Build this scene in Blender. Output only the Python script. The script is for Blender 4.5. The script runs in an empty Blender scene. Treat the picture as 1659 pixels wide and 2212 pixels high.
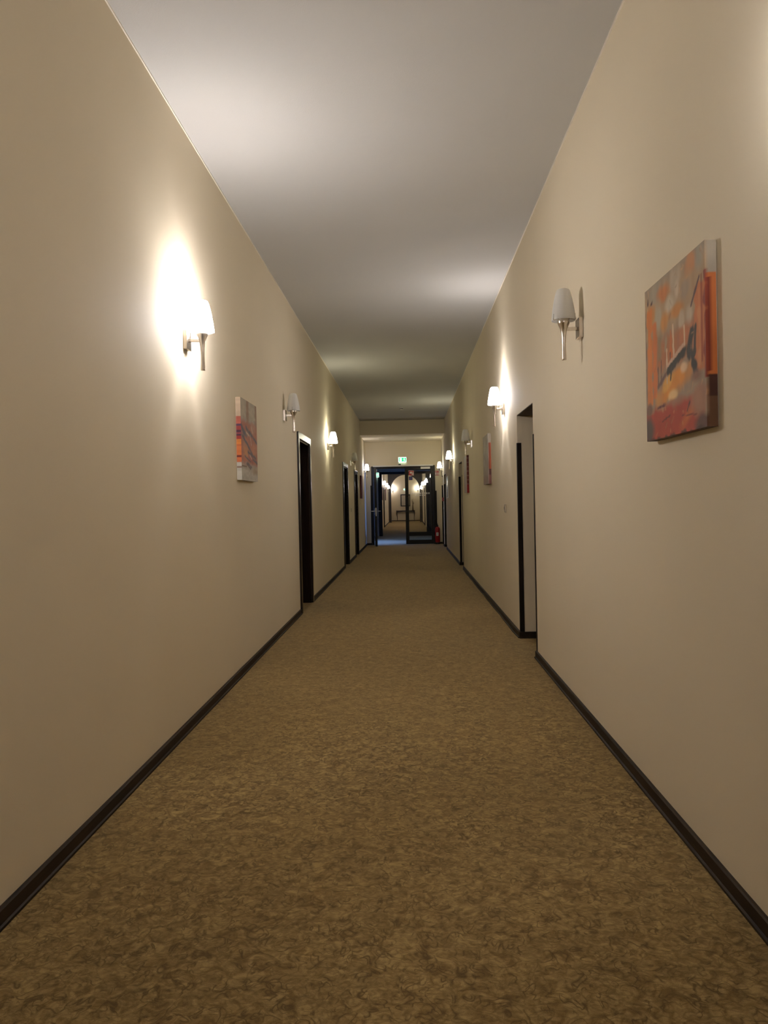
import bpy, bmesh, math, random
import numpy as np
from mathutils import Matrix, Vector

random.seed(7)
rng = np.random.RandomState(11)
SC = bpy.context.scene
COL = SC.collection

# ------------------------------------------------------------------ camera
LX, RX = -1.257, 0.991          # inner faces of the corridor walls
ZC, ZL = 3.434, 3.06            # ceiling, lowered ceiling by the glazed door
YD = 22.85                      # face of the partition with the glazed door
YAW, PITCH, ROLL = 0.03218251, -0.01193472, -0.02091591
fw = Vector((-math.sin(YAW) * math.cos(PITCH), math.cos(YAW) * math.cos(PITCH), math.sin(PITCH)))
rt = Vector((math.cos(YAW), math.sin(YAW), 0.0))
up = rt.cross(fw)
rt2 = math.cos(ROLL) * rt + math.sin(ROLL) * up
up2 = -math.sin(ROLL) * rt + math.cos(ROLL) * up
cam = bpy.data.cameras.new('camera')
cam.sensor_fit = 'VERTICAL'
cam.sensor_height = 36.0
cam.lens = 36.0 * 1661.0 / 2212.0
cam.clip_start = 0.05
cam.clip_end = 200
camo = bpy.data.objects.new('camera', cam)
COL.objects.link(camo)
M = Matrix((rt2, up2, -fw)).transposed().to_4x4()
M.translation = (0, 0, 1.25)
camo.matrix_world = M
SC.camera = camo

# ------------------------------------------------------------------ world, exposure
world = bpy.data.worlds.new('dusk_sky')
SC.world = world
world.use_nodes = True
bg = world.node_tree.nodes['Background']
bg.inputs[0].default_value = (0.15, 0.31, 1.0, 1)
bg.inputs[1].default_value = 22.0
vs = SC.view_settings
vs.view_transform = 'Standard'
vs.look = 'None'
vs.exposure = 0.42
vs.gamma = 1.0
vs.use_curve_mapping = False
try:
    SC.cycles.use_denoising = True
    SC.cycles.max_bounces = 7
    SC.cycles.diffuse_bounces = 4
    SC.cycles.glossy_bounces = 4
    SC.cycles.transparent_max_bounces = 12
    SC.cycles.sample_clamp_indirect = 6
    SC.cycles.use_adaptive_sampling = True
    SC.cycles.adaptive_threshold = 0.05
    SC.cycles.caustics_reflective = False
    SC.cycles.caustics_refractive = False
except Exception:
    pass
# daylight enters the stair landing through its window: portal for the sky
pl = bpy.data.lights.new('window_portal', 'AREA')
pl.shape = 'RECTANGLE'
pl.size, pl.size_y = 1.7, 1.9
pl.cycles.is_portal = True
plo = bpy.data.objects.new('window_portal', pl)
COL.objects.link(plo)
plo.location = (RX + 0.42, 24.25, 1.35)
plo.rotation_euler = (0, math.radians(90), 0)

NEUT = (1.0, 0.945, 0.965)
GREEN = (1.0, 0.95, 0.72)
# bulbs of the sconces: (radiance of the frosted shade, watts of the bulb, colour)
BULBS = dict(
    strong=(155.0, 16.0, NEUT),
    clear=(92.0, 17.0, NEUT),
    soft=(52.0, 9.0, GREEN),
    softer=(48.0, 9.0, GREEN),
    door=(24.0, 7.0, NEUT),
    door_yellow=(23.0, 7.0, GREEN),
    near=(42.0, 18.0, NEUT),
    rear_fill=(30.0, 6.0, NEUT),  # added unseen lamp, lifts the near walls
    distant=(42.0, 9.0, NEUT),
)

# ------------------------------------------------------------------ materials
def new_mat(name):
    m = bpy.data.materials.new(name)
    m.use_nodes = True
    nt = m.node_tree
    return m, nt, nt.nodes['Principled BSDF'], nt.nodes['Material Output']

def pmat(name, col, rough=0.5, metal=0.0, spec=0.5, bump=None, vary=0.0, vscale=8.0):
    m, nt, p, out = new_mat(name)
    p.inputs['Roughness'].default_value = rough
    p.inputs['Metallic'].default_value = metal
    p.inputs['Specular IOR Level'].default_value = spec
    c = (*col, 1)
    tc = nt.nodes.new('ShaderNodeTexCoord')
    n = nt.nodes.new('ShaderNodeTexNoise')
    n.inputs['Scale'].default_value = vscale
    n.inputs['Detail'].default_value = 4
    nt.links.new(tc.outputs['Object'], n.inputs['Vector'])
    mx = nt.nodes.new('ShaderNodeMix')
    mx.data_type = 'RGBA'
    mx.inputs[6].default_value = tuple(x * (1 - vary) for x in col) + (1,)
    mx.inputs[7].default_value = tuple(min(1, x * (1 + vary)) for x in col) + (1,)
    nt.links.new(n.outputs['Fac'], mx.inputs[0])
    nt.links.new(mx.outputs[2], p.inputs['Base Color'])
    if bump:
        sc, st = bump
        n2 = nt.nodes.new('ShaderNodeTexNoise')
        n2.inputs['Scale'].default_value = sc
        n2.inputs['Detail'].default_value = 3
        nt.links.new(tc.outputs['Object'], n2.inputs['Vector'])
        b = nt.nodes.new('ShaderNodeBump')
        b.inputs['Strength'].default_value = st
        b.inputs['Distance'].default_value = 0.002
        nt.links.new(n2.outputs['Fac'], b.inputs['Height'])
        nt.links.new(b.outputs['Normal'], p.inputs['Normal'])
    return m

def emat(name, col, strength):
    m = bpy.data.materials.new(name)
    m.use_nodes = True
    nt = m.node_tree
    nt.nodes.remove(nt.nodes['Principled BSDF'])
    e = nt.nodes.new('ShaderNodeEmission')
    e.inputs[0].default_value = (*col, 1)
    e.inputs[1].default_value = strength
    nt.links.new(e.outputs[0], nt.nodes['Material Output'].inputs['Surface'])
    return m

def wood_mat(name, c0, c1, rough, along=2, spec=.5):
    m, nt, p, out = new_mat(name)
    tc = nt.nodes.new('ShaderNodeTexCoord')
    mp = nt.nodes.new('ShaderNodeMapping')
    s = [40, 40, 40]
    s[along] = 2.0
    mp.inputs['Scale'].default_value = s
    n = nt.nodes.new('ShaderNodeTexNoise')
    n.inputs['Scale'].default_value = 1.0
    n.inputs['Detail'].default_value = 5
    n.inputs['Distortion'].default_value = 0.6
    nt.links.new(tc.outputs['Object'], mp.inputs[0])
    nt.links.new(mp.outputs[0], n.inputs['Vector'])
    r = nt.nodes.new('ShaderNodeValToRGB')
    r.color_ramp.elements[0].position = 0.35
    r.color_ramp.elements[0].color = (*c0, 1)
    r.color_ramp.elements[1].position = 0.7
    r.color_ramp.elements[1].color = (*c1, 1)
    nt.links.new(n.outputs['Fac'], r.inputs[0])
    nt.links.new(r.outputs[0], p.inputs['Base Color'])
    p.inputs['Roughness'].default_value = rough
    p.inputs['Specular IOR Level'].default_value = spec
    return m

def wall_mat(name, col, bump_s=0.12):
    """matt emulsion over fine fleece"""
    m, nt, p, out = new_mat(name)
    p.inputs['Roughness'].default_value = 0.8
    p.inputs['Specular IOR Level'].default_value = 0.12
    tc = nt.nodes.new('ShaderNodeTexCoord')
    n1 = nt.nodes.new('ShaderNodeTexNoise')
    n1.inputs['Scale'].default_value = 1.3
    n1.inputs['Detail'].default_value = 1
    nt.links.new(tc.outputs['Object'], n1.inputs['Vector'])
    mx = nt.nodes.new('ShaderNodeMix')
    mx.data_type = 'RGBA'
    mx.inputs[6].default_value = tuple(x * 0.96 for x in col) + (1,)
    mx.inputs[7].default_value = tuple(x * 1.04 for x in col) + (1,)
    nt.links.new(n1.outputs['Fac'], mx.inputs[0])
    nt.links.new(mx.outputs[2], p.inputs['Base Color'])
    n2 = nt.nodes.new('ShaderNodeTexNoise')
    n2.inputs['Scale'].default_value = 220
    n2.inputs['Detail'].default_value = 0
    nt.links.new(tc.outputs['Object'], n2.inputs['Vector'])
    b = nt.nodes.new('ShaderNodeBump')
    b.inputs['Strength'].default_value = bump_s
    b.inputs['Distance'].default_value = 0.0015
    nt.links.new(n2.outputs['Fac'], b.inputs['Height'])
    nt.links.new(b.outputs['Normal'], p.inputs['Normal'])
    return m

def carpet_mat():
    m, nt, p, out = new_mat('brown_veined_carpet')
    p.inputs['Roughness'].default_value = 0.95
    p.inputs['Specular IOR Level'].default_value = 0.1
    p.inputs['Sheen Weight'].default_value = 0.6
    p.inputs['Sheen Roughness'].default_value = 0.45
    p.inputs['Sheen Tint'].default_value = (0.85, 0.70, 0.44, 1)
    N, L = nt.nodes, nt.links
    tc = N.new('ShaderNodeTexCoord')

    def noise(scale, detail, dist, rough=0.5, mapscale=None, off=(0, 0, 0)):
        n = N.new('ShaderNodeTexNoise')
        n.inputs['Scale'].default_value = scale
        n.inputs['Detail'].default_value = detail
        n.inputs['Distortion'].default_value = dist
        n.inputs['Roughness'].default_value = rough
        mp = N.new('ShaderNodeMapping')
        mp.inputs['Location'].default_value = off
        mp.inputs['Scale'].default_value = mapscale or (1, 1, 1)
        L.new(tc.outputs['Object'], mp.inputs[0])
        L.new(mp.outputs[0], n.inputs['Vector'])
        return n.outputs['Fac']

    def mth(op, a, b=None, clamp=False):
        x = N.new('ShaderNodeMath')
        x.operation = op
        x.use_clamp = clamp
        for i, v in enumerate((a, b)):
            if v is None:
                continue
            if isinstance(v, (int, float)):
                x.inputs[i].default_value = v
            else:
                L.new(v, x.inputs[i])
        return x.outputs[0]

    def ridge(fac, centre, k):
        d = mth('ABSOLUTE', mth('SUBTRACT', fac, centre))
        return mth('SUBTRACT', 1.0, mth('MULTIPLY', d, k), True)
    # short curly dark strokes between leaf-like light flecks, broken up by masks
    r1 = ridge(noise(17, 1.3, 1.0), 0.5, 17)
    r2 = ridge(noise(22, 1.3, 1.1, off=(7.3, 2.1, 0), mapscale=(1, 0.75, 1)), 0.47, 15)
    r3 = ridge(noise(30, 1.0, 0.9, off=(1.3, 9.1, 0), mapscale=(0.7, 1.1, 1)), 0.53, 11)
    k1 = mth('MULTIPLY', mth('SUBTRACT', noise(15, 2, 0.3, off=(3, 3, 0)), 0.40), 6, True)
    k2 = mth('MULTIPLY', mth('SUBTRACT', noise(17, 2, 0.3, off=(13, 5, 0)), 0.42), 6, True)
    veins = mth('MAXIMUM', mth('MULTIPLY', r1, k1), mth('MULTIPLY', r2, k2))
    veins = mth('MAXIMUM', veins, mth('MULTIPLY', r3, 0.5))
    patch = noise(19, 3, 1.5, 0.6, off=(2, 8, 0))
    broad = noise(1.3, 4, 0.5, 0.6, off=(5, 1, 0))
    fine = noise(420, 0, 0.0)
    r = N.new('ShaderNodeValToRGB')
    r.color_ramp.elements[0].position = 0.34
    r.color_ramp.elements[0].color = (0.175, 0.106, 0.033, 1)
    r.color_ramp.elements[1].position = 0.66
    r.color_ramp.elements[1].color = (0.395, 0.275, 0.105, 1)
    L.new(patch, r.inputs[0])
    mx = N.new('ShaderNodeMix')
    mx.data_type = 'RGBA'
    mx.inputs[7].default_value = (0.075, 0.040, 0.012, 1)
    L.new(mth('MULTIPLY', veins, 0.92), mx.inputs[0])
    L.new(r.outputs[0], mx.inputs[6])
    hs = N.new('ShaderNodeHueSaturation')
    L.new(mx.outputs[2], hs.inputs['Color'])
    v = mth('ADD', mth('MULTIPLY', broad, 0.35), mth('MULTIPLY', fine, 0.5))
    L.new(mth('ADD', v, 0.575), hs.inputs['Value'])
    L.new(hs.outputs[0], p.inputs['Base Color'])
    b = N.new('ShaderNodeBump')
    b.inputs['Strength'].default_value = 0.35
    b.inputs['Distance'].default_value = 0.002
    L.new(fine, b.inputs['Height'])
    L.new(b.outputs['Normal'], p.inputs['Normal'])
    return m

def glass_mat(name, tint):
    m = bpy.data.materials.new(name)
    m.use_nodes = True
    nt = m.node_tree
    nt.nodes.remove(nt.nodes['Principled BSDF'])
    t = nt.nodes.new('ShaderNodeBsdfTransparent')
    t.inputs[0].default_value = (*tint, 1)
    g = nt.nodes.new('ShaderNodeBsdfGlossy')
    g.inputs['Roughness'].default_value = 0.02
    f = nt.nodes.new('ShaderNodeFresnel')
    f.inputs[0].default_value = 1.52
    mx = nt.nodes.new('ShaderNodeMixShader')
    nt.links.new(f.outputs[0], mx.inputs[0])
    nt.links.new(t.outputs[0], mx.inputs[1])
    nt.links.new(g.outputs[0], mx.inputs[2])
    nt.links.new(mx.outputs[0], nt.nodes['Material Output'].inputs['Surface'])
    return m

def shade_off_mat():
    m = bpy.data.materials.new('frosted_glass_unlit')
    m.use_nodes = True
    nt = m.node_tree
    nt.nodes.remove(nt.nodes['Principled BSDF'])
    d = nt.nodes.new('ShaderNodeBsdfDiffuse')
    d.inputs[0].default_value = (0.96, 0.95, 0.91, 1)
    t = nt.nodes.new('ShaderNodeBsdfTranslucent')
    t.inputs[0].default_value = (0.97, 0.96, 0.92, 1)
    mx = nt.nodes.new('ShaderNodeMixShader')
    mx.inputs[0].default_value = 0.45
    nt.links.new(d.outputs[0], mx.inputs[1])
    nt.links.new(t.outputs[0], mx.inputs[2])
    g = nt.nodes.new('ShaderNodeBsdfGlossy')
    g.inputs['Roughness'].default_value = 0.35
    m2 = nt.nodes.new('ShaderNodeMixShader')
    m2.inputs[0].default_value = 0.05
    nt.links.new(mx.outputs[0], m2.inputs[1])
    nt.links.new(g.outputs[0], m2.inputs[2])
    nt.links.new(m2.outputs[0], nt.nodes['Material Output'].inputs['Surface'])
    return m

def paint_mat():
    m, nt, p, out = new_mat('painted_canvas')
    a = nt.nodes.new('ShaderNodeVertexColor')
    a.layer_name = 'paint'
    nt.links.new(a.outputs[0], p.inputs['Base Color'])
    p.inputs['Roughness'].default_value = 0.55
    p.inputs['Specular IOR Level'].default_value = 0.25
    tc = nt.nodes.new('ShaderNodeTexCoord')
    n = nt.nodes.new('ShaderNodeTexNoise')
    n.inputs['Scale'].default_value = 380
    nt.links.new(tc.outputs['Object'], n.inputs['Vector'])
    b = nt.nodes.new('ShaderNodeBump')
    b.inputs['Strength'].default_value = 0.25
    b.inputs['Distance'].default_value = 0.001
    nt.links.new(n.outputs['Fac'], b.inputs['Height'])
    nt.links.new(b.outputs['Normal'], p.inputs['Normal'])
    return m

MT = dict(
    wall=wall_mat('beige_wall_paint', (0.82, 0.725, 0.545)),
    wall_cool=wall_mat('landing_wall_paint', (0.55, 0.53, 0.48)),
    ceil=wall_mat('white_ceiling_paint', (0.60, 0.59, 0.555), 0.3),
    carpet=carpet_mat(),
    bead=pmat('pale_caulk', (0.86, 0.80, 0.68), 0.6, vary=0.03),
    blackwood=pmat('black_lacquer', (0.010, 0.007, 0.006), 0.55, vary=0.1),
    base=wood_mat('dark_baseboard', (0.018, 0.011, 0.005), (0.034, 0.021, 0.010), 0.6, 1, .25),
    arch=wood_mat('glossy_wenge', (0.010, 0.006, 0.004), (0.024, 0.014, 0.009), 0.22, 2),
    leaf=wood_mat('wenge_door', (0.005, 0.003, 0.002), (0.010, 0.006, 0.004), 0.5, 2, .25),
    guard=pmat('brown_corner_guard', (0.012, 0.007, 0.004), 0.6, spec=.25, vary=0.15),
    lintel=wood_mat('brown_soffit_shade', (0.060, 0.038, 0.022), (0.10, 0.065, 0.038), 0.6, 1, .25),  # dark tone that deepens the shaded niche soffits
    alu=pmat('dark_anodised_frame', (0.012, 0.0095, 0.007), 0.5, spec=.3, vary=0.1, bump=(300, 0.05)),
    steel=pmat('brushed_nickel', (0.66, 0.60, 0.52), 0.24, 1.0, vary=0.04, bump=(500, 0.05)),
    satin=pmat('satin_steel', (0.62, 0.60, 0.56), 0.35, 1.0, vary=0.04),
    black=pmat('black_plastic', (0.012, 0.012, 0.012), 0.45, vary=0.1),
    white=pmat('white_plastic', (0.78, 0.76, 0.70), 0.4, vary=0.03),
    pale=pmat('pale_aluminium', (0.92, 0.90, 0.84), 0.4, vary=0.02),
    red=pmat('red_enamel', (0.36, 0.010, 0.012), 0.3, vary=0.06),
    signred=pmat('sign_red', (0.40, 0.035, 0.03), 0.4, vary=0.05),
    signblue=pmat('sign_blue', (0.05, 0.05, 0.16), 0.4, vary=0.05),
    signpale=pmat('sign_pale_print', (0.70, 0.62, 0.55), 0.45, vary=0.03),
    glass=glass_mat('clear_pane', (0.90, 0.91, 0.86)),
    wglass=glass_mat('window_pane', (0.93, 0.95, 0.97)),
    shade_off=shade_off_mat(),
    paint=paint_mat(),
    canvas_back=pmat('raw_canvas', (0.55, 0.48, 0.38), 0.8, vary=0.05),
    archwood=wood_mat('dark_arch_panelling', (0.022, 0.013, 0.008), (0.045, 0.027, 0.016), 0.35, 2),
    table=wood_mat('dark_mahogany', (0.022, 0.010, 0.006), (0.045, 0.020, 0.011), 0.3, 0),
    mirror=pmat('mirror_glass', (0.85, 0.85, 0.85), 0.02, 1.0),
    vase=pmat('brown_ceramic', (0.16, 0.10, 0.05), 0.35, vary=0.2),
    twig=pmat('dried_stem', (0.13, 0.075, 0.03), 0.8, vary=0.25),
    sticker=pmat('pale_decal', (0.75, 0.73, 0.68), 0.5, vary=0.03),
    paper=pmat('white_plan_paper', (0.80, 0.80, 0.76), 0.2, vary=0.04),
    plangreen=pmat('plan_green_print', (0.10, 0.30, 0.20), 0.3, vary=0.05),
    plangrey=pmat('plan_grey_print', (0.35, 0.36, 0.36), 0.3, vary=0.05),
    sgreen=emat('exit_sign_green', (0.03, 0.62, 0.22), 1.1),
    swhite=emat('exit_sign_white', (0.72, 1.0, 0.86), 1.7),
    sglow=emat('exit_sign_lower_light', (0.70, 1.0, 0.84), 3.0),
)
SHADES = {k: emat('frosted_glass_lit_' + k, v[2], v[0]) for k, v in BULBS.items()}

# ------------------------------------------------------------------ mesh helpers
class MB:
    def __init__(s):
        s.v, s.f, s.sm = [], [], []
    def add(s, vs_, fs_, smooth=False):
        o = len(s.v)
        s.v += [tuple(q) for q in vs_]
        for f in fs_:
            s.f.append(tuple(i + o for i in f))
            s.sm.append(smooth)
        return s
    def box(s, x0, x1, y0, y1, z0, z1, bev=0.0):
        if bev <= 0:
            v = [(x, y, z) for x in (x0, x1) for y in (y0, y1) for z in (z0, z1)]
            f = [(0, 1, 3, 2), (4, 6, 7, 5), (0, 4, 5, 1), (2, 3, 7, 6), (0, 2, 6, 4), (1, 5, 7, 3)]
            return s.add(v, f)
        bm = bmesh.new()
        bmesh.ops.create_cube(bm, size=1)
        for w in bm.verts:
            w.co = ((x0 + x1) / 2 + w.co.x * (x1 - x0), (y0 + y1) / 2 + w.co.y * (y1 - y0), (z0 + z1) / 2 + w.co.z * (z1 - z0))
        bmesh.ops.bevel(bm, geom=list(bm.edges), offset=bev, segments=2, affect='EDGES', profile=0.5)
        bm.verts.index_update()
        s.add([w.co[:] for w in bm.verts], [[w.index for w in f.verts] for f in bm.faces])
        bm.free()
        return s
    def quad(s, a, b, c, d):
        return s.add([a, b, c, d], [(0, 1, 2, 3)])
    def lathe(s, prof, cx=0, cy=0, n=24, caps=True, smooth=True):
        v, f = [], []
        for r, z in prof:
            for k in range(n):
                t = 2 * math.pi * k / n
                v.append((cx + r * math.cos(t), cy + r * math.sin(t), z))
        for i in range(len(prof) - 1):
            for k in range(n):
                k2 = (k + 1) % n
                f.append((i * n + k, i * n + k2, (i + 1) * n + k2, (i + 1) * n + k))
        s.add(v, f, smooth)
        if caps:
            for i in (0, len(prof) - 1):
                ring = v[i * n:(i + 1) * n]
                if prof[i][0] > 1e-5:
                    s.add(ring, [tuple(range(n)) if i else tuple(reversed(range(n)))])
        return s
    def tube(s, pts, radii, n=8):
        pts = [Vector(p) for p in pts]
        if isinstance(radii, (int, float)):
            radii = [radii] * len(pts)
        v, f = [], []
        ref = None
        for i, p in enumerate(pts):
            t = (pts[min(i + 1, len(pts) - 1)] - pts[max(i - 1, 0)]).normalized()
            if ref is None:
                ref = Vector((0, 0, 1)) if abs(t.z) < 0.9 else Vector((1, 0, 0))
            a = t.cross(ref).normalized()
            b = t.cross(a).normalized()
            ref = b.cross(t) if False else ref
            for k in range(n):
                q = 2 * math.pi * k / n
                v.append(tuple(p + radii[i] * (math.cos(q) * a + math.sin(q) * b)))
        for i in range(len(pts) - 1):
            for k in range(n):
                k2 = (k + 1) % n
                f.append((i * n + k, i * n + k2, (i + 1) * n + k2, (i + 1) * n + k))
        s.add(v, f, True)
        s.add(v[:n], [tuple(range(n))])
        s.add(v[-n:], [tuple(range(n))])
        return s
    def prism(s, poly, h0, h1, axis=1):
        """extrude a 2-D polygon along an axis; poly coords are the other two axes in order"""
        def P(a, b, h):
            if axis == 0: return (h, a, b)
            if axis == 1: return (a, h, b)
            return (a, b, h)
        n = len(poly)
        v = [P(a, b, h0) for a, b in poly] + [P(a, b, h1) for a, b in poly]
        f = [tuple(reversed(range(n))), tuple(range(n, 2 * n))]
        f += [(i, (i + 1) % n, n + (i + 1) % n, n + i) for i in range(n)]
        return s.add(v, f)
    def build(s, name, mat, parent=None, loc=None, fix=True):
        me = bpy.data.meshes.new(name)
        me.from_pydata(s.v, [], s.f)
        me.polygons.foreach_set('use_smooth', s.sm)
        if fix:
            bm = bmesh.new()
            bm.from_mesh(me)
            bmesh.ops.recalc_face_normals(bm, faces=bm.faces)
            bm.to_mesh(me)
            bm.free()
        me.materials.append(mat)
        o = bpy.data.objects.new(name, me)
        COL.objects.link(o)
        if parent:
            o.parent = parent
        if loc:
            o.location = loc
        return o

def tag(o, label=None, cat=None, group=None, kind=None):
    if label: o['label'] = label
    if cat: o['category'] = cat
    if group: o['group'] = group
    if kind: o['kind'] = kind
    return o

def empty(name, loc, rz=0.0):
    o = bpy.data.objects.new(name, None)
    o.empty_display_size = 0.1
    COL.objects.link(o)
    o.location = loc
    o.rotation_euler = (0, 0, rz)
    return o

def struct(name, mb, mat, label):
    o = mb.build(name, mat)
    return tag(o, label, kind='structure')

def copy_tree(o, parent=None):
    c = o.copy()
    COL.objects.link(c)
    c.parent = parent
    for ch in list(o.children):
        copy_tree(ch, c)
    return c

# ------------------------------------------------------------------ the shell
def wall_plane(x, out, y0, y1, z1, openings):
    """wall in plane X = x; `out` = +1/-1 direction away from the corridor.
    openings: (ya, yb, za, zb, depth): recess with reveals; depth 0 leaves it open"""
    mb = MB()
    ys = sorted({y0, y1, *[o[0] for o in openings], *[o[1] for o in openings]})
    zs = sorted({0.0, z1, *[o[2] for o in openings], *[o[3] for o in openings]})
    for i in range(len(ys) - 1):
        for k in range(len(zs) - 1):
            cy, cz = (ys[i] + ys[i + 1]) / 2, (zs[k] + zs[k + 1]) / 2
            if any(o[0] < cy < o[1] and o[2] < cz < o[3] for o in openings):
                continue
            mb.quad((x, ys[i], zs[k]), (x, ys[i + 1], zs[k]), (x, ys[i + 1], zs[k + 1]), (x, ys[i], zs[k + 1]))
    for ya, yb, za, zb, d in openings:
        dd = d if d else 0.3
        xo = x + out * dd
        for yy in (ya, yb):
            mb.quad((x, yy, za), (xo, yy, za), (xo, yy, zb), (x, yy, zb))
        mb.quad((x, ya, zb), (xo, ya, zb), (xo, yb, zb), (x, yb, zb))
        if za > 0:
            mb.quad((x, ya, za), (xo, ya, za), (xo, yb, za), (x, yb, za))
        if d:
            mb.quad((xo, ya, za), (xo, yb, za), (xo, yb, zb), (xo, ya, zb))
    return mb

LDOORS = [(8.80, 9.74), (14.82, 15.80), (17.90, 18.82)]     # doors in the left wall
DZ = 2.01
NICHES = [(6.10, 6.98, 2.015), (14.16, 15.06, 1.985), (20.30, 21.28, 1.98), (21.96, 22.72, 1.99)]
ND = 0.42
wl = wall_plane(LX, -1, -4.0, YD, 3.5, [(a, b, 0.0, DZ, 0.26) for a, b in LDOORS])
struct('wall_left', wl, MT['wall'], 'long beige left wall of the corridor with three dark doors')
wr = wall_plane(RX, 1, -4.0, YD, 3.5, [(a, b, 0.0, z, ND) for a, b, z in NICHES])
struct('wall_right', wr, MT['wall'], 'long beige right wall of the corridor with door niches')
struct('wall_rear', MB().box(LX - .1, RX + .1, -4.1, -4.0, 0, 3.5), MT['wall'], 'beige end wall behind the viewer')
# partition that holds the glazed double door
DX0, DX1, DZ1 = -1.093, 0.800, 2.335
pt = MB()
pt.box(LX - .05, DX0, YD, YD + .2, 0, 3.5)
pt.box(DX1, RX + .05, YD, YD + .2, 0, 3.5)
pt.box(DX0, DX1, YD, YD + .2, DZ1, 3.5)
struct('wall_partition', pt, MT['wall'], 'beige cross wall around the glazed double door')
# stair landing behind it
Y2 = 28.8
WIN = (23.4, 25.1, 0.4, 2.3)
struct('wall_landing_left', wall_plane(LX, -1, YD + .2, Y2, 3.5, []), MT['wall_cool'], 'plain left wall of the landing in bluish light')
struct('wall_landing_right', wall_plane(RX, 1, YD + .2, Y2, 3.5, [(*WIN, 0)]), MT['wall_cool'], 'right wall of the landing with a daylight window')
SX0, SX1, SZ1 = -1.125, 0.87, 2.40
p2 = MB()
p2.box(LX - .05, SX0, Y2, Y2 + .2, 0, 3.5)
p2.box(SX1, RX + .05, Y2, Y2 + .2, 0, 3.5)
p2.box(SX0, SX1, Y2, Y2 + .2, SZ1, 3.5)
struct('wall_second_partition', p2, MT['wall_cool'], 'cross wall around the second dark door frame')
# far corridor
FRX, YE, YA = 0.87, 51.3, 48.3
struct('wall_far_left', wall_plane(LX, -1, Y2 + .2, YE, 3.5, [(38.45, 39.4, 0, DZ, .26), (33.0, 33.95, 0, DZ, .26)]), MT['wall'], 'left wall of the far corridor')
struct('wall_far_right', wall_plane(FRX, 1, Y2 + .2, YE, 3.5, [(40.6, 41.5, 0, 2.0, .35)]), MT['wall'], 'right wall of the far corridor')
struct('wall_end', MB().box(LX - .1, RX + .1, YE, YE + .1, 0, 3.5), MT['wall'], 'beige end wall behind the console table')
# dark arch
ac, ar, asp = -0.193, 0.893, 2.09
am = MB()
n = 28
arc = [(ac - ar * math.cos(math.pi * i / n), asp + ar * math.sin(math.pi * i / n)) for i in range(n + 1)]
for yy in (YA, YA + .3):
    am.quad((LX - .05, yy, 0), (ac - ar, yy, 0), (ac - ar, yy, asp), (LX - .05, yy, asp))
    am.quad((ac + ar, yy, 0), (FRX + .05, yy, 0), (FRX + .05, yy, asp), (ac + ar, yy, asp))
    am.quad((LX - .05, yy, asp), (ac - ar, yy, asp), (ac - ar, yy, 3.5), (LX - .05, yy, 3.5))
    am.quad((ac + ar, yy, asp), (FRX + .05, yy, asp), (FRX + .05, yy, 3.5), (ac + ar, yy, 3.5))
    for i in range(n):
        (xa, za), (xb, zb) = arc[i], arc[i + 1]
        am.quad((xa, yy, za), (xb, yy, zb), (xb, yy, 3.5), (xa, yy, 3.5))
for i in range(n):
    (xa, za), (xb, zb) = arc[i], arc[i + 1]
    am.quad((xa, YA, za), (xb, YA, zb), (xb, YA + .3, zb), (xa, YA + .3, za))
for xx in (ac - ar, ac + ar):
    am.quad((xx, YA, 0), (xx, YA + .3, 0), (xx, YA + .3, asp), (xx, YA, asp))
struct('wall_arch', am, MT['archwood'], 'dark wooden arch at the end of the far corridor')

struct('floor', MB().quad((-3, -4.2, 0), (3, -4.2, 0), (3, 52, 0), (-3, 52, 0)), MT['carpet'], 'brown carpet with a fine darker vein pattern')
YS = 20.45
struct('ceiling', MB().box(LX - .3, RX + .3, -4.2, YS, ZC, ZC + .1), MT['ceil'], 'white ceiling of the corridor')
struct('ceiling_lowered', MB().box(LX - .3, RX + .3, YS, YD + .1, ZL, ZC + .1), MT['wall'], 'lowered ceiling step in front of the glazed door')
struct('ceiling_landing', MB().box(LX - .3, RX + .4, YD + .1, Y2 + .1, 3.2, 3.3), MT['ceil'], 'ceiling of the landing')
struct('ceiling_far', MB().box(LX - .3, RX + .3, Y2 + .1, YE + .2, 3.3, 3.4), MT['ceil'], 'ceiling of the far corridor')

# thin caulked bead where the walls meet the ceiling
for x0, x1, sd in ((LX, LX + .007, 'left'), (RX - .007, RX, 'right')):
    struct('trim_2', MB().box(x0, x1, -4.0, YS, ZC - .007, ZC), MT['bead'], f'thin pale bead along the top of the {sd} wall')

# ------------------------------------------------------------------ baseboards
def base_run(name, x, out, ya, yb, label, wob=0.0):
    """skirting along Y on a wall in plane X = x; out points into the corridor"""
    prof = [(0, 0), (0.022, 0), (0.022, 0.009), (0.0145, 0.012), (0.0145, 0.053), (0.010, 0.058), (0, 0.058)]
    nseg = max(1, int((yb - ya) / 0.35)) if wob else 1
    mb = MB()
    v, f = [], []
    for i in range(nseg + 1):
        y = ya + (yb - ya) * i / nseg
        w = wob * (0.5 + 0.5 * math.sin(i * 1.9) * math.cos(i * 0.7)) if 0 < i < nseg else 0
        v += [(x + out * ((p + w) if p > 0 else 0), y, q) for p, q in prof]
    m = len(prof)
    for i in range(nseg):
        for k in range(m):
            k2 = (k + 1) % m
            f.append((i * m + k, i * m + k2, (i + 1) * m + k2, (i + 1) * m + k))
    f.append(tuple(range(m)))
    f.append(tuple(reversed(range(nseg * m, nseg * m + m))))
    mb.add(v, f)
    return struct(name, mb, MT['base'], label)

def base_x(name, y, out, xa, xb, label):
    prof = [(0, 0), (0.022, 0), (0.022, 0.009), (0.0145, 0.012), (0.0145, 0.053), (0.010, 0.058), (0, 0.058)]
    mb = MB().prism([(y + out * p, q) for p, q in prof], xa, xb, axis=0)
    return struct(name, mb, MT['base'], label)

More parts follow.
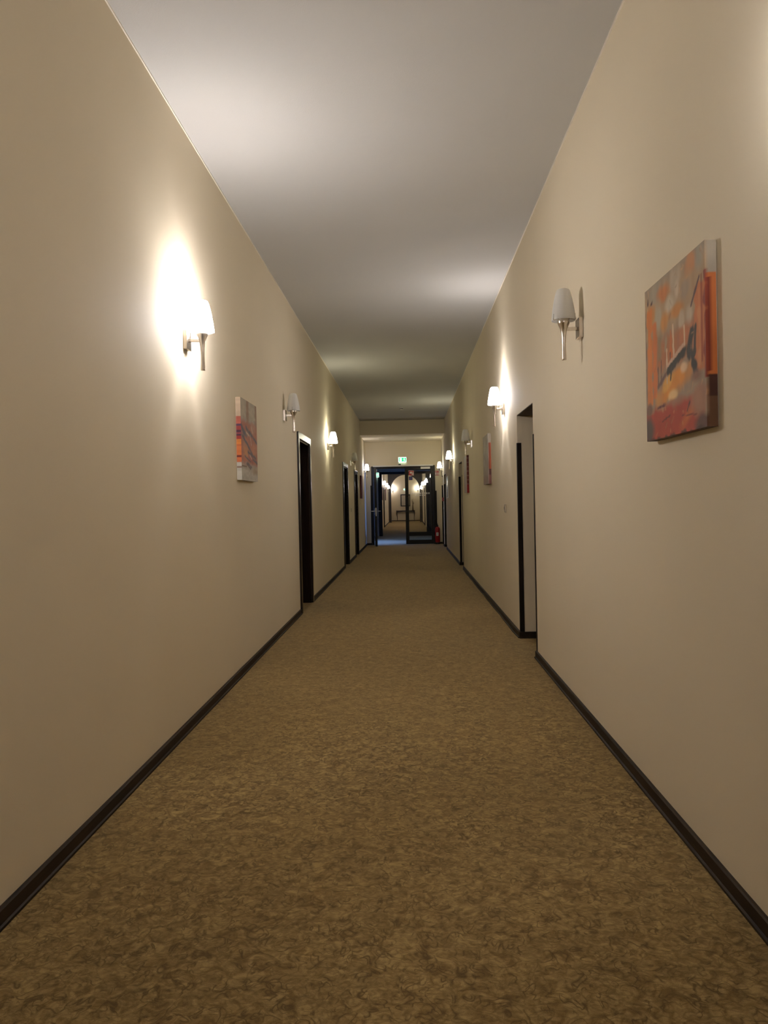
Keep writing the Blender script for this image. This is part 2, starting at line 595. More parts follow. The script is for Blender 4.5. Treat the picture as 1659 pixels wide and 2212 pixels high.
AW = 0.075
ly = [-4.0] + [c for a, b in LDOORS for c in (a - AW, b + AW)] + [YD]
for i, what in zip(range(0, len(ly), 2), ('before the first left door', 'between the first and second left doors', 'between the second and third left doors', 'between the third left door and the glazed door')):
    base_run('baseboard_left', LX, 1, ly[i], ly[i + 1], 'dark baseboard on the left wall ' + what)
ry = [-4.0] + [c for a, b, z in NICHES for c in (a, b)] + [YD]
for i, what in zip(range(0, len(ry), 2), ('before the first niche', 'between the first and second niches', 'between the second and third niches', 'between the third and fourth niches', 'beside the glazed door')):
    base_run('baseboard_right', RX, -1, ry[i], ry[i + 1], 'dark baseboard on the right wall ' + what, 0.010 if i == 2 else 0)
for (a, b, z), what in zip(NICHES, ('first', 'second', 'third', 'fourth')):
    base_x('baseboard_niche', b, -1, RX - .012, RX + .30, f'dark baseboard on the far side of the {what} right niche')
    base_x('baseboard_niche', a, 1, RX + .002, RX + .30, f'dark baseboard on the near side of the {what} right niche')
base_x('baseboard_partition', YD, -1, LX, DX0 - .002, 'short dark baseboard left of the glazed door')
base_x('baseboard_partition', YD, -1, DX1 + .002, RX, 'short dark baseboard right of the glazed door')
base_x('baseboard_end', YE, -1, LX, FRX, 'dark baseboard on the end wall')
base_run('baseboard_far_left', LX, 1, Y2 + .2, 33.0, 'dark baseboard on the far left wall, nearest stretch')
base_run('baseboard_far_left', LX, 1, 39.48, YA, 'dark baseboard on the far left wall by the arch')
base_run('baseboard_far_right', FRX, -1, 41.5, YA, 'dark baseboard on the far right wall by the arch')
base_run('baseboard_landing', LX, 1, YD + .2, Y2, 'dark baseboard on the landing wall')

# corner guards of the niches
GUARD_NAMES = ('first', 'second', 'third', 'fourth')
for (a, b, z), what in zip(NICHES, GUARD_NAMES):
    for yy, s, side in ((a, -1, 'near'), (b, 1, 'far')):
        t, w = 0.004, 0.035
        ytop = 1.765 if what == 'first' else 1.73
        poly = [(RX - t, yy - s * t), (RX + w, yy - s * t), (RX + w, yy), (RX, yy), (RX, yy + s * w), (RX - t, yy + s * w)]
        g = MB().prism(poly, 0.0585, ytop, axis=2)
        struct('trim_1', g, MT['guard'], f'dark corner guard on the {side} edge of the {what} right niche')

for (a, b, z), what in zip(NICHES, GUARD_NAMES):  # dark sheets added so the shaded niche soffits come out darker
    struct('soffit_shade', MB().box(RX + .002, RX + .34, a + .001, b - .001, z - .006, z - .0005), MT['lintel'], f'dark sheet added under the lintel of the {what} right niche')

# ------------------------------------------------------------------ room doors in the left wall
def lever(mb, x, y, z, sx, sy):
    mb.box(x, x + sx * 0.006, y - .022, y + .022, z - .075, z + .075, .003)
    mb.tube([(x, y, z), (x + sx * .045, y, z)], .009)
    mb.tube([(x + sx * .045, y - sy * .008, z), (x + sx * .045, y + sy * .115, z)], .009)
    return mb

def room_door(i, x, out, ya, yb, zt, label, handle=True):
    """x: wall face; out: direction into the wall"""
    e = tag(empty(f'door_{i}', (x, (ya + yb) / 2, 0)), label, kind='structure')
    a, b = ya - (ya + yb) / 2, yb - (ya + yb) / 2
    p = -out * 0.022                                   # architrave stands proud of the wall
    for y0, y1 in ((a - AW, a), (b, b + AW)):
        MB().box(min(0, p), max(0, p), y0, y1, 0, zt, .003).build('architrave', MT['arch'], e)
    MB().box(min(0, p), max(0, p), a - AW, b + AW, zt, zt + AW, .003).build('architrave', MT['arch'], e)
    d = out * 0.225
    t = 0.018
    lo, hi = min(0, d), max(0, d)
    MB().box(lo, hi, a, a + t, 0, zt).build('jamb_lining', MT['arch'], e)
    MB().box(lo, hi, b - t, b, 0, zt).build('jamb_lining', MT['arch'], e)
    MB().box(lo, hi, a + t, b - t, zt - t, zt).build('jamb_lining', MT['arch'], e)
    x0, x1 = sorted((out * 0.165, out * 0.205))
    lf = MB().box(x0, x1, a + t + .003, b - t - .003, .008, zt - t - .003, .002).build('leaf', MT['leaf'], e)
    if handle:
        lever(MB(), out * 0.165, b - t - .075, 1.05, -out, -1).build('handle', MT['satin'], lf)
    return e
room_door(1, LX, -1, *LDOORS[0], DZ, 'nearest dark door in the left wall, after the unlit sconce')
room_door(2, LX, -1, *LDOORS[1], DZ - .03, 'second dark door in the left wall')
room_door(3, LX, -1, *LDOORS[2], DZ - .05, 'third dark door in the left wall, nearest the glazed door')
# doors at the back of the right niches
def niche_door(i, ya, yb, zt, label):
    x = RX + ND
    e = tag(empty(f'door_{i}', (x, (ya + yb) / 2, 0)), label, kind='structure')
    a, b = ya - (ya + yb) / 2, yb - (ya + yb) / 2
    t = 0.06
    MB().box(-.04, -.001, a + .002, a + t, 0, zt - .002, .003).build('door_frame', MT['arch'], e)
    MB().box(-.04, -.001, b - t, b - .002, 0, zt - .002, .003).build('door_frame', MT['arch'], e)
    MB().box(-.04, -.001, a + t, b - t, zt - t, zt - .002, .003).build('door_frame', MT['arch'], e)
    lf = MB().box(-.03, -.003, a + t + .002, b - t - .002, .008, zt - t - .002, .002).build('leaf', MT['leaf'], e)
    lever(MB(), -.03, a + t + .08, 1.05, -1, 1).build('handle', MT['satin'], lf)
for i, ((a, b, z), w) in enumerate(zip(NICHES, GUARD_NAMES)):
    niche_door(4 + i, a, b, z, f'dark door deep inside the {w} niche of the right wall')
room_door(8, LX, -1, 38.45, 39.4, DZ, 'dark door in the far left wall, seen through the glazed door')
room_door(9, LX, -1, 33.0, 33.95, DZ, 'dark door in the far left wall, just past the second frame')
room_door(10, FRX, 1, 40.6, 41.5, 2.0, 'dark door in the far right wall behind the glazing', False)

# ------------------------------------------------------------------ glazed double door
dd = tag(empty('door_11', ((DX0 + DX1) / 2, YD, 0)), 'dark framed glazed double door with its left leaf open', kind='structure')
ox = (DX0 + DX1) / 2
FJ = 0.062
def dbox(x0, x1, y0, y1, z0, z1, bev=.003):
    return MB().box(x0 - ox, x1 - ox, y0 - YD, y1 - YD, z0, z1, bev)
dbox(DX0, DX0 + FJ, YD - .03, YD + .09, 0, DZ1).build('frame_jamb', MT['alu'], dd)
dbox(DX1 - FJ, DX1, YD - .03, YD + .09, 0, DZ1).build('frame_jamb', MT['alu'], dd)
dbox(DX0 + FJ, DX1 - FJ, YD - .03, YD + .09, DZ1 - .075, DZ1).build('frame_head', MT['alu'], dd)
dbox(DX0 + .06, DX1 - .055, YD - .062, YD - .031, DZ1 - .018, DZ1 + .022, .004).build('closer_rail', MT['pale'], dd)
dbox(-.275, -.205, YD - .05, YD - .002, DZ1 + .024, DZ1 + .055, .004).build('sensor', MT['black'], dd)
# surround trims beside the frame that start lower down (dark protective strips)
dbox(DX0 - .030, DX0 - .001, YD - .012, YD - .0005, 0.06, 1.77, .002).build('protection_strip', MT['guard'], dd)
dbox(DX1 + .001, DX1 + .036, YD - .012, YD - .0005, 0.06, 1.58, .002).build('protection_strip', MT['guard'], dd)
ZT = DZ1 - .080

def glazed_leaf(parent, name, w, hinge_right):
    """leaf in local coords: hinge edge at x=0, extends to -w (hinge_right) or +w; y from 0 to .055"""
    e = bpy.data.objects.new(name, None)
    COL.objects.link(e)
    e.parent = parent
    s = -1 if hinge_right else 1
    def b(x0, x1, z0, z1, nm, mat=MT['alu'], y0=0.0, y1=.055, bev=.003):
        xa, xb = sorted((s * x0, s * x1))
        return MB().box(xa, xb, y0, y1, z0, z1, bev).build(nm, mat, e)
    b(0, .068, .008, ZT, 'stile')
    b(w - .10, w, .008, ZT, 'stile')
    b(.068, w - .10, ZT - .050, ZT, 'top_rail')
    b(.068, w - .10, .248, .365, 'middle_rail')
    b(.068, w - .10, .008, .131, 'bottom_rail')
    b(.066, w - .098, .363, ZT - .048, 'pane', MT['glass'], .024, .030, 0)
    b(.066, w - .098, .129, .250, 'pane', MT['glass'], .024, .030, 0)
    return e, s, b
WL = DX1 - FJ - .003 - (-.094)
rl, s_, b_ = glazed_leaf(dd, 'right_leaf', WL, True)
rl.location = (DX1 - FJ - .003 - ox, .004, 0)
tag(rl, 'closed right leaf with signs and pale dots on its glass')
# closer body, signs, dots on the closed leaf (local x: 0 .. -WL)
def lx(X):
    return X - (DX1 - FJ - .003)
MB().box(lx(.378), lx(.658), -.045, -.001, 2.233, 2.294, .005).build('door_closer', MT['pale'], rl)
sg = MB().box(lx(.022), lx(.174), -.005, -.0008, 2.040, 2.192).build('hose_sign', MT['signred'], rl)
rm = MB().lathe([(.030, 0), (.030, .002)], 0, 0, 16)
rm.v = [(lx(.082) + x, -.0055 - z, 2.128 + y) for x, y, z in rm.v]
rm.build('hose_reel_print', MT['signpale'], sg)
MB().box(lx(.112), lx(.124), -.0075, -.0052, 2.06, 2.165).build('hose_print', MT['signpale'], sg)
MB().prism([(lx(.130), 2.062), (lx(.158), 2.062), (lx(.160), 2.112), (lx(.150), 2.165), (lx(.140), 2.125)], -.0075, -.0052, axis=1).build('flame_print', MT['signpale'], sg)
for z0, z1 in ((2.184, 2.191), (2.041, 2.048)):
    MB().box(lx(.024), lx(.172), -.0072, -.0052, z0, z1).build('border_print', MT['signpale'], sg)
MB().box(lx(.165), lx(.172), -.0072, -.0052, 2.048, 2.184).build('border_print', MT['signpale'], sg)
sb = MB().box(lx(.022), lx(.130), -.005, -.0008, 1.908, 2.013).build('blue_sign', MT['signblue'], rl)
bp = pmat('sign_blue_print', (.14, .14, .34), .45)
for q in (.055, .085):
    MB().box(lx(q), lx(q + .010), -.0075, -.0052, 1.93, 1.985).build('print_bar', bp, sb)
MB().box(lx(.045), lx(.105), -.0075, -.0052, 1.990, 1.996).build('print_bar', bp, sb)
for k in range(9):
    X = .075 + k * .064
    mbk = MB()
    for qx in (0, .024):
        for qz in (0, .024):
            mbk.box(lx(X + qx), lx(X + qx + .019), .0218, .0236, 1.488 + qz, 1.507 + qz)
    mbk.build('sticker', MT['sticker'], rl)
for k in range(5):
    X = .20 + k * .064
    MB().box(lx(X), lx(X + .042), .0218, .0236, 1.438, 1.466).build('sticker', MT['sticker'], rl)
MB().box(lx(-.060), lx(-.028), -.012, -.0008, 1.20, 1.40, .004).build('lock_plate', MT['black'], rl)
for zz in (2.02, 1.86, .14):
    MB().tube([(.012, -.012, zz), (.012, -.012, zz + .13)], .010).build('hinge', MT['satin'], rl)
# open left leaf
WLL = .875
ll, s_, b_ = glazed_leaf(dd, 'left_leaf', WLL, False)
hx, hy = DX0 + FJ + .012, YD - .045
ll.location = (hx - ox, hy - YD, 0)
ll.rotation_euler = (0, 0, math.atan2(21.955 - hy, -.962 - hx))
tag(ll, 'open left leaf seen edge-on with lever handles')
for sy, y0 in ((-1, 0.0), (1, .055)):
    hm = MB()
    hm.box(WLL - .062, WLL - .028, min(y0, y0 + sy * .008), max(y0, y0 + sy * .008), .91, 1.10, .003)
    hm.tube([(WLL - .045, y0, 1.015), (WLL - .045, y0 + sy * .10, 1.015)], .011)
    hm.tube([(WLL - .04, y0 + sy * .095, 1.015), (WLL - .17, y0 + sy * .095, 1.015)], .011)
    hm.build('handle', MT['satin'], ll)
MB().box(WLL, WLL + .004, .014, .041, .874, 1.112, .001).build('lock_plate', MT['satin'], ll)
MB().box(.02, .09, .058, .10, ZT - .08, ZT - .015, .004).build('closer_arm', MT['white'], ll)
for zz in (2.02, 1.86, .16):
    MB().tube([(-.004, .062, zz), (-.004, .062, zz + .13)], .011).build('hinge', MT['satin'], ll)

# second door frame past the landing
d2 = tag(empty('door_12', ((SX0 + SX1) / 2, Y2, 0)), 'second dark door frame beyond the landing with both leaves open', kind='structure')
ox2 = (SX0 + SX1) / 2
def ebox(x0, x1, y0, y1, z0, z1, bev=.003):
    return MB().box(x0 - ox2, x1 - ox2, y0 - Y2, y1 - Y2, z0, z1, bev)
ebox(SX0, -.99, Y2 - .02, Y2 + .12, 0, SZ1).build('frame_jamb', MT['alu'], d2)
ebox(.66, SX1, Y2 - .02, Y2 + .12, 0, SZ1).build('frame_jamb', MT['alu'], d2)
ebox(-.99, .66, Y2 - .02, Y2 + .12, 2.315, SZ1).build('frame_head', MT['alu'], d2)
for xx, nm in ((-1.05, 'left_leaf'), (.735, 'right_leaf')):
    e = bpy.data.objects.new(nm, None)
    COL.objects.link(e)
    e.parent = d2
    def fb(y0, y1, z0, z1, name, mat=MT['alu'], dx=0.0, th=.05):
        ebox(xx - th / 2, xx + th / 2, Y2 + .21 + y0, Y2 + .21 + y1, z0, z1, .002).build(name, mat, e)
    fb(0, .09, .01, 2.30, 'stile')
    fb(.71, .80, .01, 2.30, 'stile')
    fb(.09, .71, 2.20, 2.30, 'top_rail')
    fb(.09, .71, .01, .20, 'bottom_rail')
    fb(.088, .712, .198, 2.202, 'pane', MT['glass'], th=.006)

# landing window (daylight)
wn = tag(empty('window_1', (RX + .15, (WIN[0] + WIN[1]) / 2, 0)), 'landing window hidden behind the partition, source of bluish daylight', kind='structure')
hy_ = (WIN[1] - WIN[0]) / 2
for y0, y1 in ((-hy_, -hy_ + .06), (hy_ - .06, hy_), (-.03, .03)):
    MB().box(-.03, .03, y0, y1, WIN[2], WIN[3], .003).build('window_frame', MT['white'], wn)
for z0, z1 in ((WIN[2], WIN[2] + .06), (WIN[3] - .06, WIN[3])):
    MB().box(-.03, .03, -hy_ + .06, -.03, z0, z1, .003).build('window_frame', MT['white'], wn)
    MB().box(-.03, .03, .03, hy_ - .06, z0, z1, .003).build('window_frame', MT['white'], wn)
for y0, y1 in ((-hy_ + .06, -.03), (.03, hy_ - .06)):
    MB().box(-.003, .003, y0, y1, WIN[2] + .06, WIN[3] - .06).build('pane', MT['wglass'], wn)

# ------------------------------------------------------------------ wall sconces
def shade_mesh():
    out = [(.0655, .047), (.0672, .050), (.0665, .062), (.0635, .085), (.0605, .108), (.0552, .140), (.0490, .172), (.0430, .196), (.0385, .210), (.0340, .219), (.0270, .223)]
    return MB().lathe(out, .10, 0, 28, caps=False)

def sconce_proto(lit_key):
    e = empty('wall_sconce', (0, 0, 0))
    MB().box(0.0005, .024, -.045, .045, -.055, .055, .002).build('wall_plate', MT['steel'], e)
    MB().box(.024, .092, -.009, .009, -.010, .010, .002).build('arm', MT['steel'], e)
    prof = [(.0005, -.173), (.0122, -.173), (.0130, -.171), (.0124, -.150), (.0114, -.125), (.0107, -.095), (.0108, -.070), (.0122, -.045), (.0148, -.025), (.0185, -.006), (.0240, .010), (.0300, .023), (.0330, .030), (.0338, .032), (.0338, .0605), (.0325, .062), (.0005, .062)]
    MB().lathe(prof, .10, 0, 28, caps=False).build('stem', MT['steel'], e)
    MB().lathe([(.0005, .060), (.018, .060), (.018, .100), (.014, .104), (.0005, .104)], .10, 0, 20, caps=False).build('bulb_socket', MT['black'], e)
    mat = SHADES[lit_key] if lit_key else MT['shade_off']
    sh = shade_mesh().build('shade', mat, e)
    for k in range(3):
        cm = MB()
        t = 2 * math.pi * k / 3 + .5
        c, s = math.cos(t), math.sin(t)
        pts = [(.10 + c * .030, s * .030, .056), (.10 + c * .064, s * .064, .046), (.10 + c * .0705, s * .0705, .047), (.10 + c * .0690, s * .0690, .078)]
        cm.tube(pts, [.0018, .0018, .0018, .0010], 6)
        cm.build('shade_clip', MT['steel'], e)
    if lit_key:
        l = bpy.data.lights.new('bulb', 'POINT')
        l.energy = BULBS[lit_key][1]
        l.color = BULBS[lit_key][2]
        l.shadow_soft_size = 0.018
        lo = bpy.data.objects.new('bulb', l)
        COL.objects.link(lo)
        lo.parent = e
        lo.location = (.10, 0, .165)
    else:
        MB().lathe([(.0005, .104), (.016, .104), (.021, .125), (.019, .150), (.010, .163), (.0005, .166)], .10, 0, 16, caps=False).build('bulb', MT['white'], e)
    return e

PROTO = {}
def sconce(side, y, z, lit, label, x=None, dim=1.0):
    if lit not in PROTO:
        PROTO[lit] = o = sconce_proto(lit)
    else:
        o = copy_tree(PROTO[lit])
    if side == 'L':
        o.location, o.rotation_euler = (LX if x is None else x, y, z), (0, 0, 0)
    elif side == 'R':
        o.location, o.rotation_euler = (RX if x is None else x, y, z), (0, 0, math.pi)
    else:
        o.location, o.rotation_euler = (x, y, z), (0, 0, -math.pi / 2)
    tag(o, label, 'wall lamp', 'wall sconces')
    return o

sconce('L', 4.365, 2.200, 'strong', 'lit wall sconce on the left wall before the square canvas')
sconce('R', 4.365, 2.205, None, 'unlit sconce with white glass shade on the right wall, beside the large painting')
sconce('L', 7.84, 2.163, None, 'unlit sconce on the left wall just before the nearest dark door')
sconce('R', 7.84, 2.174, 'clear', 'lit sconce on the right wall just past the first niche')
sconce('L', 12.00, 2.150, 'soft', 'lit sconce on the left wall between the first and second doors')
sconce('R', 11.82, 2.125, None, 'unlit sconce on the right wall between the two pale canvases')
sconce('L', 16.75, 2.133, None, 'unlit sconce on the left wall between the second and third doors')
sconce('R', 16.65, 2.120, 'softer', 'lit sconce on the right wall past the second niche')
sconce('L', 21.66, 2.127, 'door', 'lit sconce on the left wall next to the glazed door')
sconce('R', 21.72, 2.150, 'door_yellow', 'lit sconce on the right wall above the red fire alarm')
# just outside the picture, near the viewer
sconce('R', 1.68, 2.200, 'near', 'lit sconce on the right wall level with the viewer')
sconce('L', -1.8, 2.200, 'rear_fill', 'added lit sconce on the left wall, unseen behind the viewer')  # unseen lamp added to brighten the walls near the camera
# far corridor
sconce('L', 37.7, 2.10, 'distant', 'first glowing sconce on the far left wall beyond the glazed door')
sconce('L', 42.0, 2.09, 'distant', 'second glowing sconce on the far left wall beyond the glazed door')
sconce('L', 45.4, 2.05, 'distant', 'third glowing sconce on the far left wall, by the arch')
sconce('R', 35.3, 2.00, 'distant', 'nearest glowing sconce on the far right wall behind the glass', FRX)
sconce('R', 41.9, 2.12, 'distant', 'middle glowing sconce on the far right wall behind the glass', FRX)
sconce('R', 46.0, 2.00, 'distant', 'last glowing sconce on the far right wall, by the arch', FRX)
sconce('E', YE, 2.04, 'distant', 'glowing sconce on the end wall left of the mirror', -1.02)
sconce('E', YE, 2.04, 'distant', 'glowing sconce on the end wall right of the mirror', .63)

# ------------------------------------------------------------------ canvases
NG = 120
def vnoise(u, v, sc, seed):
    r = np.random.RandomState(seed)
    g = r.rand(64, 64)
    x, y = u * sc, v * sc
    xi, yi = np.floor(x).astype(int), np.floor(y).astype(int)
    xf, yf = x - xi, y - yi
    xf, yf = xf * xf * (3 - 2 * xf), yf * yf * (3 - 2 * yf)
    G = lambda a, b: g[a % 64, b % 64]
    return (G(xi, yi) * (1 - xf) + G(xi + 1, yi) * xf) * (1 - yf) + (G(xi, yi + 1) * (1 - xf) + G(xi + 1, yi + 1) * xf) * yf

class Paint:
    def __init__(s, u, v, base):
        s.u, s.v = u, v
        s.c = np.zeros(u.shape + (3,)) + np.array(base)
        s.k = 0
    def _mix(s, m, col):
        m = np.clip(m, 0, 1)[..., None]
        s.c = s.c * (1 - m) + np.array(col) * m
    def blob(s, u, v, ru, rv, col, soft=.35, ang=0.0, op=.95):
        s.k += 1
        du, dv = s.u - u, s.v - v
        a, b = math.cos(ang), math.sin(ang)
        x, y = (du * a + dv * b) / ru, (-du * b + dv * a) / rv
        r = np.sqrt(x * x + y * y) + .45 * (vnoise(s.u + 3, s.v + 3, 14, s.k) - .5)
        s._mix(op * (1 - r) / soft, col)
    def rect(s, u0, u1, v0, v1, col, soft=.012, op=.95, rag=.02):
        s.k += 1
        j = rag * (vnoise(s.u + 3, s.v + 3, 22, s.k) - .5) * 2
        m = np.minimum.reduce([s.u - u0 + j, u1 - s.u + j, s.v - v0 + j, v1 - s.v + j]) / soft
        s._mix(op * np.clip(m, 0, 1), col)
    def line(s, u0, v0, u1, v1, w, col, soft=.4, op=.95):
        s.k += 1
        dx, dy = u1 - u0, v1 - v0
        t = np.clip(((s.u - u0) * dx + (s.v - v0) * dy) / (dx * dx + dy * dy), 0, 1)
        d = np.hypot(s.u - u0 - t * dx, s.v - v0 - t * dy) / w
        d = d + .6 * (vnoise(s.u + 3, s.v + 3, 30, s.k) - .5)
        s._mix(op * (1 - d) / soft, col)
    def grain(s, amt, su, sv, seed):
        n_ = vnoise((s.u + 3) * su, (s.v + 3) * sv, 8, seed) - .5
        s.c = np.clip(s.c * (1 + amt * n_[..., None]), 0, 1)

def art_town(P):
    P.rect(-1, 2, .60, 2, (.50, .40, .29), .10)
    P.rect(-1, 2, .90, 2, (.38, .36, .32), .10, .8)
    for a in [(.20, .93, .13, .10, (.42, .40, .36)), (.37, .90, .14, .07, (.62, .30, .14)), (.12, .82, .10, .08, (.60, .33, .14)), (.56, .92, .10, .10, (.56, .52, .46)),
              (.80, .95, .10, .09, (.60, .36, .22)), (.47, .80, .10, .08, (.64, .62, .56)), (.58, .86, .045, .08, (.62, .58, .52)), (.25, .77, .08, .09, (.50, .49, .43)), (.58, .73, .16, .05, (.62, .34, .13)),
              (.36, .71, .07, .09, (.64, .36, .14)), (.77, .66, .07, .08, (.58, .54, .48)), (.65, .65, .055, .07, (.60, .55, .48)), (.70, .82, .12, .06, (.44, .38, .32)), (.93, .95, .08, .13, (.42, .42, .39))]:
        P.blob(*a, soft=.5)
    P.rect(.18, .88, .40, .64, (.50, .24, .13), .06)
    P.rect(.22, .33, .48, .66, (.34, .28, .20), .05)
    P.rect(.44, .50, .42, .66, (.62, .22, .08), .02)
    P.rect(.36, .42, .52, .66, (.46, .42, .34), .03)
    P.rect(.56, .66, .42, .60, (.46, .24, .16), .03)
    P.rect(.03, .14, .22, .87, (.70, .29, .09), .015)
    P.rect(-1, .03, .2, .86, (.30, .24, .21), .02)
    P.rect(.13, .23, .26, .76, (.66, .25, .09), .02)
    P.rect(.02, .15, .87, .90, (.09, .06, .08), .01)
    P.line(.06, .90, .06, .93, .012, (.09, .06, .08))
    P.rect(.84, 2, .30, .81, (.60, .25, .11), .02)
    P.rect(.89, .94, .34, .78, (.64, .34, .18), .02)
    P.rect(.975, 1.4, .26, .85, (.30, .07, .05), .012)
    P.line(.80, .70, .92, .83, .014, (.14, .09, .10))
    P.rect(.60, .84, .50, .63, (.56, .26, .15), .05)
    P.blob(.50, .30, .34, .09, (.74, .37, .09), .5, .2)
    P.blob(.42, .33, .14, .045, (.82, .52, .16), .5, .3)
    P.blob(.50, .24, .09, .035, (.85, .70, .42), .5)
    P.blob(.68, .38, .07, .04, (.80, .66, .50), .5)
    P.rect(-1, .98, -1, .215, (.46, .085, .055), .05)
    P.blob(.5, .25, .10, .03, (.82, .66, .38), .6)
    P.blob(.74, .09, .16, .05, (.58, .20, .08), .7, .4)
    P.blob(.90, .16, .16, .10, (.42, .26, .20), .5)
    P.blob(.06, .07, .14, .10, (.13, .11, .12), .5)
    P.blob(.06, .20, .10, .05, (.24, .16, .14), .5)
    P.blob(.96, .03, .16, .07, (.16, .09, .08), .5)
    for a in ((.40, .33, .40, .53), (.52, .44, .51, .66), (.70, .47, .69, .61)):
        P.line(*a, .014, (.72, .64, .54))
    for a in ((.30, .36, .30, .48), (.24, .34, .24, .45), (.46, .43, .46, .50)):
        P.line(*a, .010, (.16, .09, .08))
    P.line(.24, .33, .52, .44, .018, (.20, .13, .13))
    P.line(.42, .40, .70, .475, .034, (.035, .035, .03))
    P.line(.46, .34, .48, .41, .014, (.06, .05, .04))
    P.line(.40, .43, .68, .51, .014, (.66, .50, .42))
    P.line(.80, .55, .76, .44, .045, (.035, .035, .03))
    P.line(.78, .46, .86, .32, .040, (.04, .038, .035))
    P.line(.86, .57, .84, .42, .022, (.05, .045, .04))
    P.blob(.86, .30, .10, .05, (.28, .17, .14), .6)
    P.line(.22, .195, .36, .20, .012, (.15, .05, .06))
    P.line(.30, .10, .44, .125, .008, (.20, .05, .05))
    P.line(.72, .12, .76, .165, .010, (.14, .06, .06))
    P.line(.64, .10, .86, .085, .006, (.22, .07, .06))
    P.rect(-1, 1.2, -1, .012, (.08, .04, .035), .012)
    # wrapped edge nearest the viewer
    E_ = P.u > 1.002
    for a, b, col in ((.83, 2, (.42, .41, .38)), (.28, .83, (.58, .22, .08)), (.16, .28, (.10, .05, .04)), (-1, .16, (.20, .12, .08))):
        P.c[E_ & (P.v >= a) & (P.v < b)] = col
    P.c[E_ & (P.u < 1.034) & (P.v > .30) & (P.v < .80)] = (.22, .05, .035)
    P.c[(P.u > .935) & (P.u < .965) & (P.v > .36) & (P.v < .84)] *= np.array((.72, .5, .45))
    for k in range(70):
        uu, vv = rng.rand(), rng.rand()
        P.line(uu, vv, uu + .02 * rng.randn(), vv + .05 * rng.rand(), .008, tuple(np.clip(np.array((.62, .40, .24)) * (.35 + 1.1 * rng.rand()), 0, 1)), .8, .35)
    P.c = np.clip(P.c * np.array((1.04, .93, .78)), 0, 1) ** 1.12
    P.grain(.18, 3, 1.3, 5)

def art_sunset(P):
    P.rect(-1, 2, .74, 2, (.46, .40, .30), .06)
    for u0, u1 in ((.30, .52), (.85, 1.5)):
        P.rect(u0, u1, .66, 2, (.30, .17, .10), .06, .8)
    P.rect(-1, 2, .18, .76, (.42, .15, .09), .06)
    for a in [(.2, .62, .3, .10, (.40, .14, .10)), (.75, .68, .25, .10, (.46, .24, .16)), (.8, .40, .22, .12, (.50, .20, .11)), (.25, .36, .2, .12, (.56, .24, .10)), (.22, .46, .16, .06, (.44, .20, .12)), (.6, .28, .25, .07, (.38, .11, .09)), (.3, .58, .2, .05, (.38, .20, .14))]:
        P.blob(*a, soft=.6)
    for a in ((-.1, .72, .3, .55, .035), (.0, .66, .18, .56, .05), (.05, .55, .45, .42, .03), (.3, .66, .6, .58, .035), (.5, .62, 1.1, .48, .03), (.3, .48, .7, .33, .028), (.4, .36, .9, .30, .03), (.7, .28, 1.1, .22, .03), (.2, .30, .55, .24, .02), (.35, .22, .6, .17, .025)):
        P.line(*a, (.10, .085, .11), .7, .85)
    for a in ((.55, .58, .62, .46, .014), (.5, .33, .62, .28, .012), (.32, .60, .48, .57, .012), (.62, .70, .72, .62, .012)):
        P.line(*a, (.60, .50, .38), .6)
    P.rect(-1, 2, -1, .17, (.54, .50, .43), .05)
    P.blob(.8, .13, .3, .06, (.40, .30, .20), .6)
    P.line(-.3, .165, .3, .175, .010, (.22, .14, .10))
    P.line(.3, .21, .55, .15, .016, (.16, .10, .10))
    # wrapped edge nearest the viewer
    E_ = P.u < .004
    bands = [(.77, 2, (.62, .46, .30)), (.68, .77, (.50, .12, .07)), (.655, .68, (.10, .04, .09)), (.60, .655, (.36, .05, .04)), (.575, .60, (.07, .02, .05)), (.55, .575, (.30, .06, .07)), (.535, .55, (.06, .02, .05)), (.49, .535, (.38, .04, .03)),
             (.43, .49, (.80, .27, .05)), (.41, .43, (.60, .17, .05)), (.295, .41, (.72, .21, .06)), (.275, .295, (.18, .03, .02)), (.215, .275, (.72, .19, .07)), (.165, .215, (.66, .63, .55)), (.15, .165, (.30, .18, .12)), (-1, .15, (.66, .62, .52))]
    for a, b, col in bands:
        m = E_ & (P.v >= a) & (P.v < b)
        P.c[m] = np.array(col) * .74
    P.grain(.25, 1.3, 4, 9)

def art_grey(P):
    P.rect(-1, 2, .45, 2, (.46, .41, .33), .2)
    P.rect(-1, 2, -1, .22, (.36, .26, .22), .08)
    for a in [(.3, .75, .2, .2, (.58, .54, .46)), (.7, .6, .2, .25, (.52, .47, .40)), (.5, .35, .25, .12, (.42, .36, .30)), (.8, .85, .2, .1, (.40, .34, .28)), (.2, .45, .16, .1, (.50, .46, .40))]:
        P.blob(*a, soft=.7)
    for a in ((.2, .62, .5, .48, .02), (.4, .8, .45, .6, .018), (.6, .5, .8, .38, .02), (.15, .9, .2, .78, .02)):
        P.line(*a, (.26, .22, .19), .7, .6)
    E_ = P.u > 1.001
    for a, b, col in ((.82, 2, (.36, .30, .22)), (.30, .82, (.36, .085, .03)), (.18, .30, (.07, .02, .015)), (-1, .18, (.16, .06, .045))):
        P.c[E_ & (P.v >= a) & (P.v < b)] = col
    m = (P.u > 1.001) & (P.u < 1.022) & (P.v > .3) & (P.v < .82)
    P.c[m] = (.20, .045, .02)
    P.grain(.3, 3, 1.2, 21)

